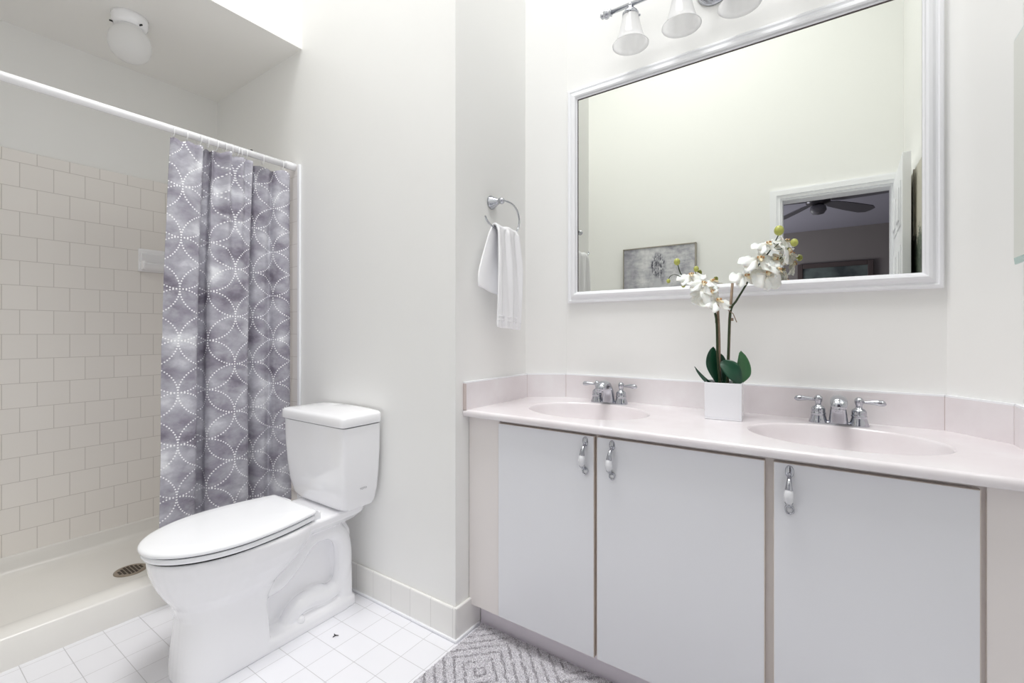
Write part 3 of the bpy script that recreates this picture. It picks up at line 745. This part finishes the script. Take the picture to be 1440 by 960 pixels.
for k, (x, z, sd_) in enumerate(path):
    t_ = k/(len(path)-1); row = []
    for i in range(NS+1):
        s = i/NS
        if sd_ == 1:
            f_ = min(1, (1.478-z)/.12); y0_ = 1.378-.006*f_; y1_ = 1.518+.012*f_
            xx = x+.008*sin(s*13+1)*(.4+.6*f_)+.004*sin(s*27+z*9); zz = z+(.012*s-.006 if z < 1.3 else 0)*-1
        elif sd_ == 0:
            f_ = min(1, (1.50-z)/.2); y0_ = 1.378-.076*f_; y1_ = 1.512-.06*f_
            xx = x+.004*sin(s*9); zz = z+.03*(s-.3)*(1.5-z)/.24*-1
        else: y0_, y1_ = 1.379, 1.517; xx = x; zz = z+.003*sin(s*11+1)
        row.append((xx, y0_+(y1_-y0_)*s, zz))
    rows.append(row)
tw.loft(rows, cap=False, closed=False)
tow = tw.build('hand_towel', 'towel')
sm = tow.modifiers.new('s', 'SOLIDIFY'); sm.thickness = .009; sm.offset = 0
ss = tow.modifiers.new('ss', 'SUBSURF'); ss.levels = 1; ss.render_levels = 2
tag(tow, 'folded white terry hand towel draped through the towel ring', 'towel')
hb = MB()
for zz in (1.150, 1.135): hb.tube([(RX+.0245+.006*sin(s/12*11+1)+.004*sin(s/12*23+zz*9), 1.374+.154*s/12, zz-(.012*s/12-.006)) for s in range(13)], .0022, 8)
hb.build('woven_band', 'towel', tow)

# ================================================================== ORCHID
orc = thing('potted_orchid', 'white orchid with two flower sprays in a square white pot on the countertop', 'plant', (-.272, 1.628, CT))
PZ = CT+.0005; pm = T(-.272, 1.628, PZ) @ Rz(4.5)
p = MB(); hs = .054; H_ = .118
def sq(h, z): return [pm @ Vector((h*a, h*b, z)) for a, b in ((-1, -1), (1, -1), (1, 1), (-1, 1))]
p.box(-hs, hs, -hs, hs, 0, .006, .001, 1, pm)
for (x0, x1, y0, y1) in ((-hs, hs, -hs, -hs+.004), (-hs, hs, hs-.004, hs), (-hs, -hs+.004, -hs+.004, hs-.004), (hs-.004, hs, -hs+.004, hs-.004)): p.box(x0, x1, y0, y1, .006, H_, .001, 1, pm)
p.build('pot', 'pot', orc)['label'] = 'square white glazed pot'
p = MB(); p.box(-hs+.004, hs-.004, -hs+.004, hs-.004, .08, H_-.008, 0, 1, pm); p.build('soil', 'soil', orc)
OY = 1.625
def orleaf(base, mid, tip, width, m, up=(0, 0, 1), curl=.25, side=None):
    B, C_, Tp = Vector(base), Vector(mid), Vector(tip); mb = MB().use(m); n = 14; k = 8; rows = []
    for i in range(n+1):
        t_ = i/n; c = B*(1-t_)**2+C_*2*t_*(1-t_)+Tp*t_*t_
        d = ((C_-B)*(1-t_)+(Tp-C_)*t_).normalized(); sd2 = Vector(side).normalized() if side is not None else d.cross(Vector(up)).normalized()
        nn = sd2.cross(d).normalized(); wd = width*max(.02, (sin(pi*min(1, (t_*.92+.08)))**.55))*(.55+.45*min(1, t_*2.2))
        rows.append([c+sd2*wd*(j/k*2-1)+nn*wd*curl*((j/k*2-1)**2) for j in range(k+1)])
    mb.loft(rows, cap=False, closed=False); o = mb.build('leaf', None, orc)
    s_ = o.modifiers.new('s', 'SOLIDIFY'); s_.thickness = .0022; return o
cdir = Vector((cos(YAW), sin(YAW), 0))
orleaf(at(1008, 541, OY), at(996, 538, OY-.02), at(977, 515, OY-.03), .013, 'leaf', curl=.5, side=(.25, -.8, .6))
orleaf(at(1011, 541, OY), at(994, 512, OY+.01), at(1003, 487, OY+.01), .023, 'leaf', side=cdir+Vector((0, .2, 0)))
orleaf(at(1017, 541, OY+.02), at(1018, 520, OY+.03), at(1014, 497, OY+.03), .016, 'leaf', side=cdir)
orleaf(at(1031, 542, OY+.01), at(1052, 524, OY+.01), at(1042, 493, OY), .026, 'leaf_l', side=cdir+Vector((0, 0, -.35)))
orleaf(at(1041, 542, OY-.02), at(1034, 518, OY-.045), at(1013, 509, OY-.03), .027, 'leaf', side=Vector((.5, .35, .75)))
MB().tube([at(1012, 545, OY), at(1011, 470, OY), at(1008, 405, OY)], [.0046, .0045, .0042], 10).build('stake', 'stick', orc)
MB().tube([at(1023, 545, OY), at(1026, 450, OY), at(1030, 398, OY)], [.0046, .0045, .0042], 10).build('stake', 'stick', orc)
s1 = [at(u, v, y) for u, v, y in ((1013, 545, OY-.004), (1009, 500, OY-.005), (1007, 447, OY-.006), (998, 428, OY-.01), (984, 412, OY+.004), (966, 396, OY+.0), (957, 384, OY-.01), (953, 371, OY-.02))]
s2 = [at(u, v, y) for u, v, y in ((1022, 545, OY-.004), (1024, 500, OY-.006), (1027, 440, OY-.006), (1036, 422, OY-.004), (1047, 404, OY+.008), (1064, 376, OY+.012), (1083, 352, OY+.008), (1096, 328, OY-.01))]
MB().tube(s1, [.0038, .0037, .0036, .0034, .003, .0025, .002, .0015], 10, smooth_path=6).build('flower_stem', 'stem', orc)
MB().tube(s2, [.0038, .0037, .0036, .0034, .003, .0025, .002, .0015], 10, smooth_path=6).build('flower_stem', 'stem', orc)
for pts in ([(963, 392), (950, 386), (943, 388), (940, 393)], [(972, 402), (976, 390), (979, 380)], [(1088, 349), (1098, 340), (1108, 338), (1115, 340)], [(1088, 352), (1098, 350), (1104, 346)]):
    MB().tube([at(u, v, OY-.02) for u, v in pts], .0012, 8, smooth_path=5).build('bud_stalk', 'stem', orc)
for u, v, r in ((952, 368, .0105), (940, 395, .0068), (979, 378, .0085), (961, 401, .007), (1095.5, 324, .0135), (1117, 341, .0105)):
    MB().ball(at(u, v, OY-.02), r, (1, 1, 1.15), 14).build('bud', 'bud', orc)
for u, v in ((1007, 452), (1027, 449)): MB().tube([at(u+1.5, v-2, OY), at(u+1.5, v+2, OY)], .0065, 10).build('stake_clip', 'stick', orc)
MB().tube([at(1024, 436, OY-.01), at(1031, 441, OY-.012), at(1036, 453, OY-.012)], .0014, 8).build('stake_tie', 'stick', orc)
def flower_mesh():
    mb = MB()
    def petal(ang, ln, wd, lift, base=.004, e=.6, curl=-.006):
        mb.use('petal'); rows = []; n = 10; k = 6
        for i in range(n+1):
            t_ = i/n; wdt = wd*max(.03, sin(pi*min(1., t_*.9+.06))**e)*(.45+.55*min(1, t_*1.6))
            row = []
            for j in range(k+1):
                s = j/k*2-1
                x = wdt*s; y = base+ln*t_*(1-.06*s*s); z = lift*t_+curl*s*s+.004*sin(t_*6+s*3)-.010*t_*t_
                a = R(ang); row.append((x*cos(a)-y*sin(a), x*sin(a)+y*cos(a), z))
            rows.append(row)
        mb.loft(rows, cap=False, closed=False)
    petal(0, .036, .018, -.002, e=.6); petal(128, .036, .017, -.004, e=.6); petal(-128, .036, .017, -.004, e=.6)
    petal(68, .041, .033, .004, e=.42); petal(-68, .041, .033, .004, e=.42)
    mb.use('lip'); mb.ball((0, -.004, .008), .006, (1, 1.3, .9), 10)
    mb.ball((0, -.016, .008), .0065, (.55, 1.3, .5), 10)
    mb.use('lip_d')
    for s in (-1, 1): mb.ball((s*.006, -.006, .0105), .0028, (.6, 1.3, 1.1), 8)
    mb.ball((0, -.010, .0135), .0025, n=8)
    return mb
tocam = -Vector((-sin(YAW), cos(YAW), 0))
fl0 = None
specs = [  # u, v, dy, face yaw offset, tilt up, roll, scale
    (972, 388, -.03, -25, 62, 10, .84), (989, 400, -.045, 10, 55, -30, .88), (999, 397, -.01, 20, 70, 40, .78), (1008, 424, -.03, 5, 60, 15, .92), (990, 414, -.015, -30, 45, 100, .86), (1000, 413, -.04, 20, 20, 190, .7),
    (1048, 389, -.03, -5, 50, 12, .80), (1068, 366, -.03, -10, 58, -8, 1.05), (1079, 344, -.02, -10, 60, 10, .78), (1106, 352, -.005, 60, 10, 60, .80), (1079, 388, -.02, 0, 25, 175, .84), (1092, 378, -.03, 45, 30, 20, .62), (1086, 366, .0, 30, 40, 80, .8), (1104, 340, .01, 30, 60, 0, .68)]
for (u, v, dy, fy, tu, rl, sc_) in specs:
    if fl0 is None:
        o = flower_mesh().build('blossom', None); fl0 = o
        s_ = o.modifiers.new('s', 'SOLIDIFY'); s_.thickness = .0008
    else:
        o = fl0.copy(); COL.objects.link(o)
    o.parent = orc
    o.location = at(u, v, OY+dy)-orc.location
    yaw = YAW+pi+R(fy)            # facing the room
    nrm = Vector((sin(YAW+R(fy))*1, -cos(YAW+R(fy)), 0))*cos(R(tu))+Vector((0, 0, 1))*sin(R(tu))
    q_ = nrm.to_track_quat('Z', 'Y')
    o.rotation_euler = (q_.to_matrix().to_4x4() @ Rz(rl)).to_euler(); o.scale = (sc_*1.28,)*3

# ================================================================== RUG
RX0, RX1, RY0, RY1 = -1.052, .05, .72, 1.338
RCX, RCY = -.905, 1.135
rg = MB(); NX, NY = 440, 248; att = rg.bm.verts.layers.float.new('groove'); vv = []
def groove(x, y):
    P = .46
    dx = abs(x-round(x/P)*P); dy = abs(y-round(y/P)*P)
    d = (dx+dy)*.707
    t_ = (d/.0315) % 1
    return 1 if abs(t_-.5) < .12 and random.random() < .66 else 0
for j in range(NY+1):
    row = []
    for i in range(NX+1):
        x = RX0+(RX1-RX0)*i/NX; y = RY0+(RY1-RY0)*j/NY
        g_ = groove(x-RCX+.006*noise.noise(Vector((x*45, y*45, 0))), y-RCY+.006*noise.noise(Vector((x*45, y*45, 5)))); ed = min(i, NX-i, j, NY-j)
        z = .013-.005*g_+random.uniform(-.0022, .0022); 
        if ed == 0: z = .0005
        elif ed < 3: z *= .8
        v_ = rg.bm.verts.new((x+random.uniform(-1, 1)*.0009, y+(random.uniform(-1, 1)*.0009 if j < NY else 0), z)); v_[att] = g_*random.uniform(.5, 1)
        if j > NY-7 and i % 1 == 0: v_[att] = min(1, v_[att]+.35*random.random())  # border at the toe kick darkened: its shadow and wear put into the colour
        row.append(v_)
    vv.append(row)
for j in range(NY):
    for i in range(NX): rg.face([vv[j][i], vv[j][i+1], vv[j+1][i+1], vv[j+1][i]], False)
tag(rg.build('bath_rug', 'rug'), 'grey shaggy bath rug with carved geometric lines in front of the vanity', 'rug')
db = MB(); P_ = Vector((-1.438, .968, .001)); 
c0 = Vector((-1.452, .990, .0025))
for d_ in ((.010, .006, 0), (-.010, .002, 0), (.001, -.011, 0)): db.tube([c0, c0+Vector(d_)], [.0018, .0012], 8)
tag(db.build('floor_debris', 'dark'), 'tiny dark Y-shaped scrap lying on the floor tiles beside the toilet', 'scrap')

# ================================================================== WALL ART (seen in the mirror)
art = thing('framed_painting', 'grey abstract canvas painting in a thin frame, seen in the mirror', 'painting', (-1.105, YF, 1.1))
ax0, ax1, az0, az1 = -1.397, -.815, 1.03, 1.788
c_ = MB(); uvl = c_.bm.loops.layers.uv.new('UVMap')
vs = [c_.bm.verts.new(p_) for p_ in ((ax0+.006, YF+.026, az0+.006), (ax1-.006, YF+.026, az0+.006), (ax1-.006, YF+.026, az1-.006), (ax0+.006, YF+.026, az1-.006))]
f_ = c_.face(vs)
for lp, uv_ in zip(f_.loops, ((1, 0), (0, 0), (0, 1), (1, 1))): lp[uvl].uv = uv_
cv = c_.build('canvas', 'painting', art)
s_ = cv.modifiers.new('s', 'SOLIDIFY'); s_.thickness = .018; s_.offset = 0
b = MB()
for x0, x1, z0, z1 in ((ax0, ax0+.008, az0, az1), (ax1-.008, ax1, az0, az1), (ax0, ax1, az0, az0+.008), (ax0, ax1, az1-.008, az1)): b.box(x0, x1, YF+.001, YF+.04, z0, z1, .001)
b.build('frame', 'frame_s', art)
pic = thing('foliage_picture', 'narrow picture of dark green foliage behind the open door, glimpsed at the mirror edge', 'picture', (XR, .3, 1.2))
MB().box(XR-.02, XR-.001, .03, .62, 1.13, 1.94).build('print', 'foliage', pic)
MB().box(XR-.024, XR-.001, .385, .395, 1.6, 1.945).build('frame_edge', 'frame_s', pic)
bp = thing('bedroom_picture', 'dark framed picture on the bedroom wall, seen through the doorway reflection', 'picture', (.1, BY, 1.4))
bx0, bx1, bz0, bz1 = -.30, .50, 1.40, 2.0
MB().box(bx0+.05, bx1-.05, BY+.001, BY+.02, bz0+.05, bz1-.05).build('print', 'landscape', bp)
b = MB()
for x0, x1, z0, z1 in ((bx0, bx0+.06, bz0, bz1), (bx1-.06, bx1, bz0, bz1), (bx0+.06, bx1-.06, bz0, bz0+.06), (bx0+.06, bx1-.06, bz1-.06, bz1)): b.box(x0, x1, BY+.001, BY+.035, z0, z1, .006)
b.build('frame', 'frame_d', bp)
fan = thing('ceiling_fan', 'dark ceiling fan in the bedroom, seen through the doorway reflection', 'fan', (-.05, -1.45, 2.44))
FX, FYY = -.05, -1.45
b = MB(); b.lathe([(.06, 0), (.055, -.03), (.02, -.045), (.015, -.10), (.06, -.11), (.095, -.125), (.095, -.165), (.06, -.18), (.04, -.19)], T(FX, FYY, 2.44), 28); b.build('motor', 'fan', fan)
b = MB(); b.lathe([(.04, -.185), (.06, -.20), (.065, -.235), (.045, -.265), (.001, -.275)], T(FX, FYY, 2.44), 24); b.build('light_shade', 'blade', fan)
for k in range(5):
    m = T(FX, FYY, 2.44-.15) @ Rz(72*k+20) @ Ry(2)
    b = MB(); pts = []
    out = [(.10, -.02), (.18, -.05), (.40, -.066), (.60, -.07), (.66, -.045), (.67, 0), (.66, .045), (.60, .07), (.40, .066), (.18, .05), (.10, .02)]
    tp = [b.bm.verts.new(m @ Rx(0) @ Vector((x, y, y*.2+.004))) for x, y in out]; bt = [b.bm.verts.new(m @ Vector((x, y, y*.2-.004))) for x, y in out]
    b.face(tp); b.face(bt[::-1])
    for i in range(len(out)): b.face([tp[i], tp[(i+1) % len(out)], bt[(i+1) % len(out)], bt[i]])
    b.build('blade', 'blade', fan)
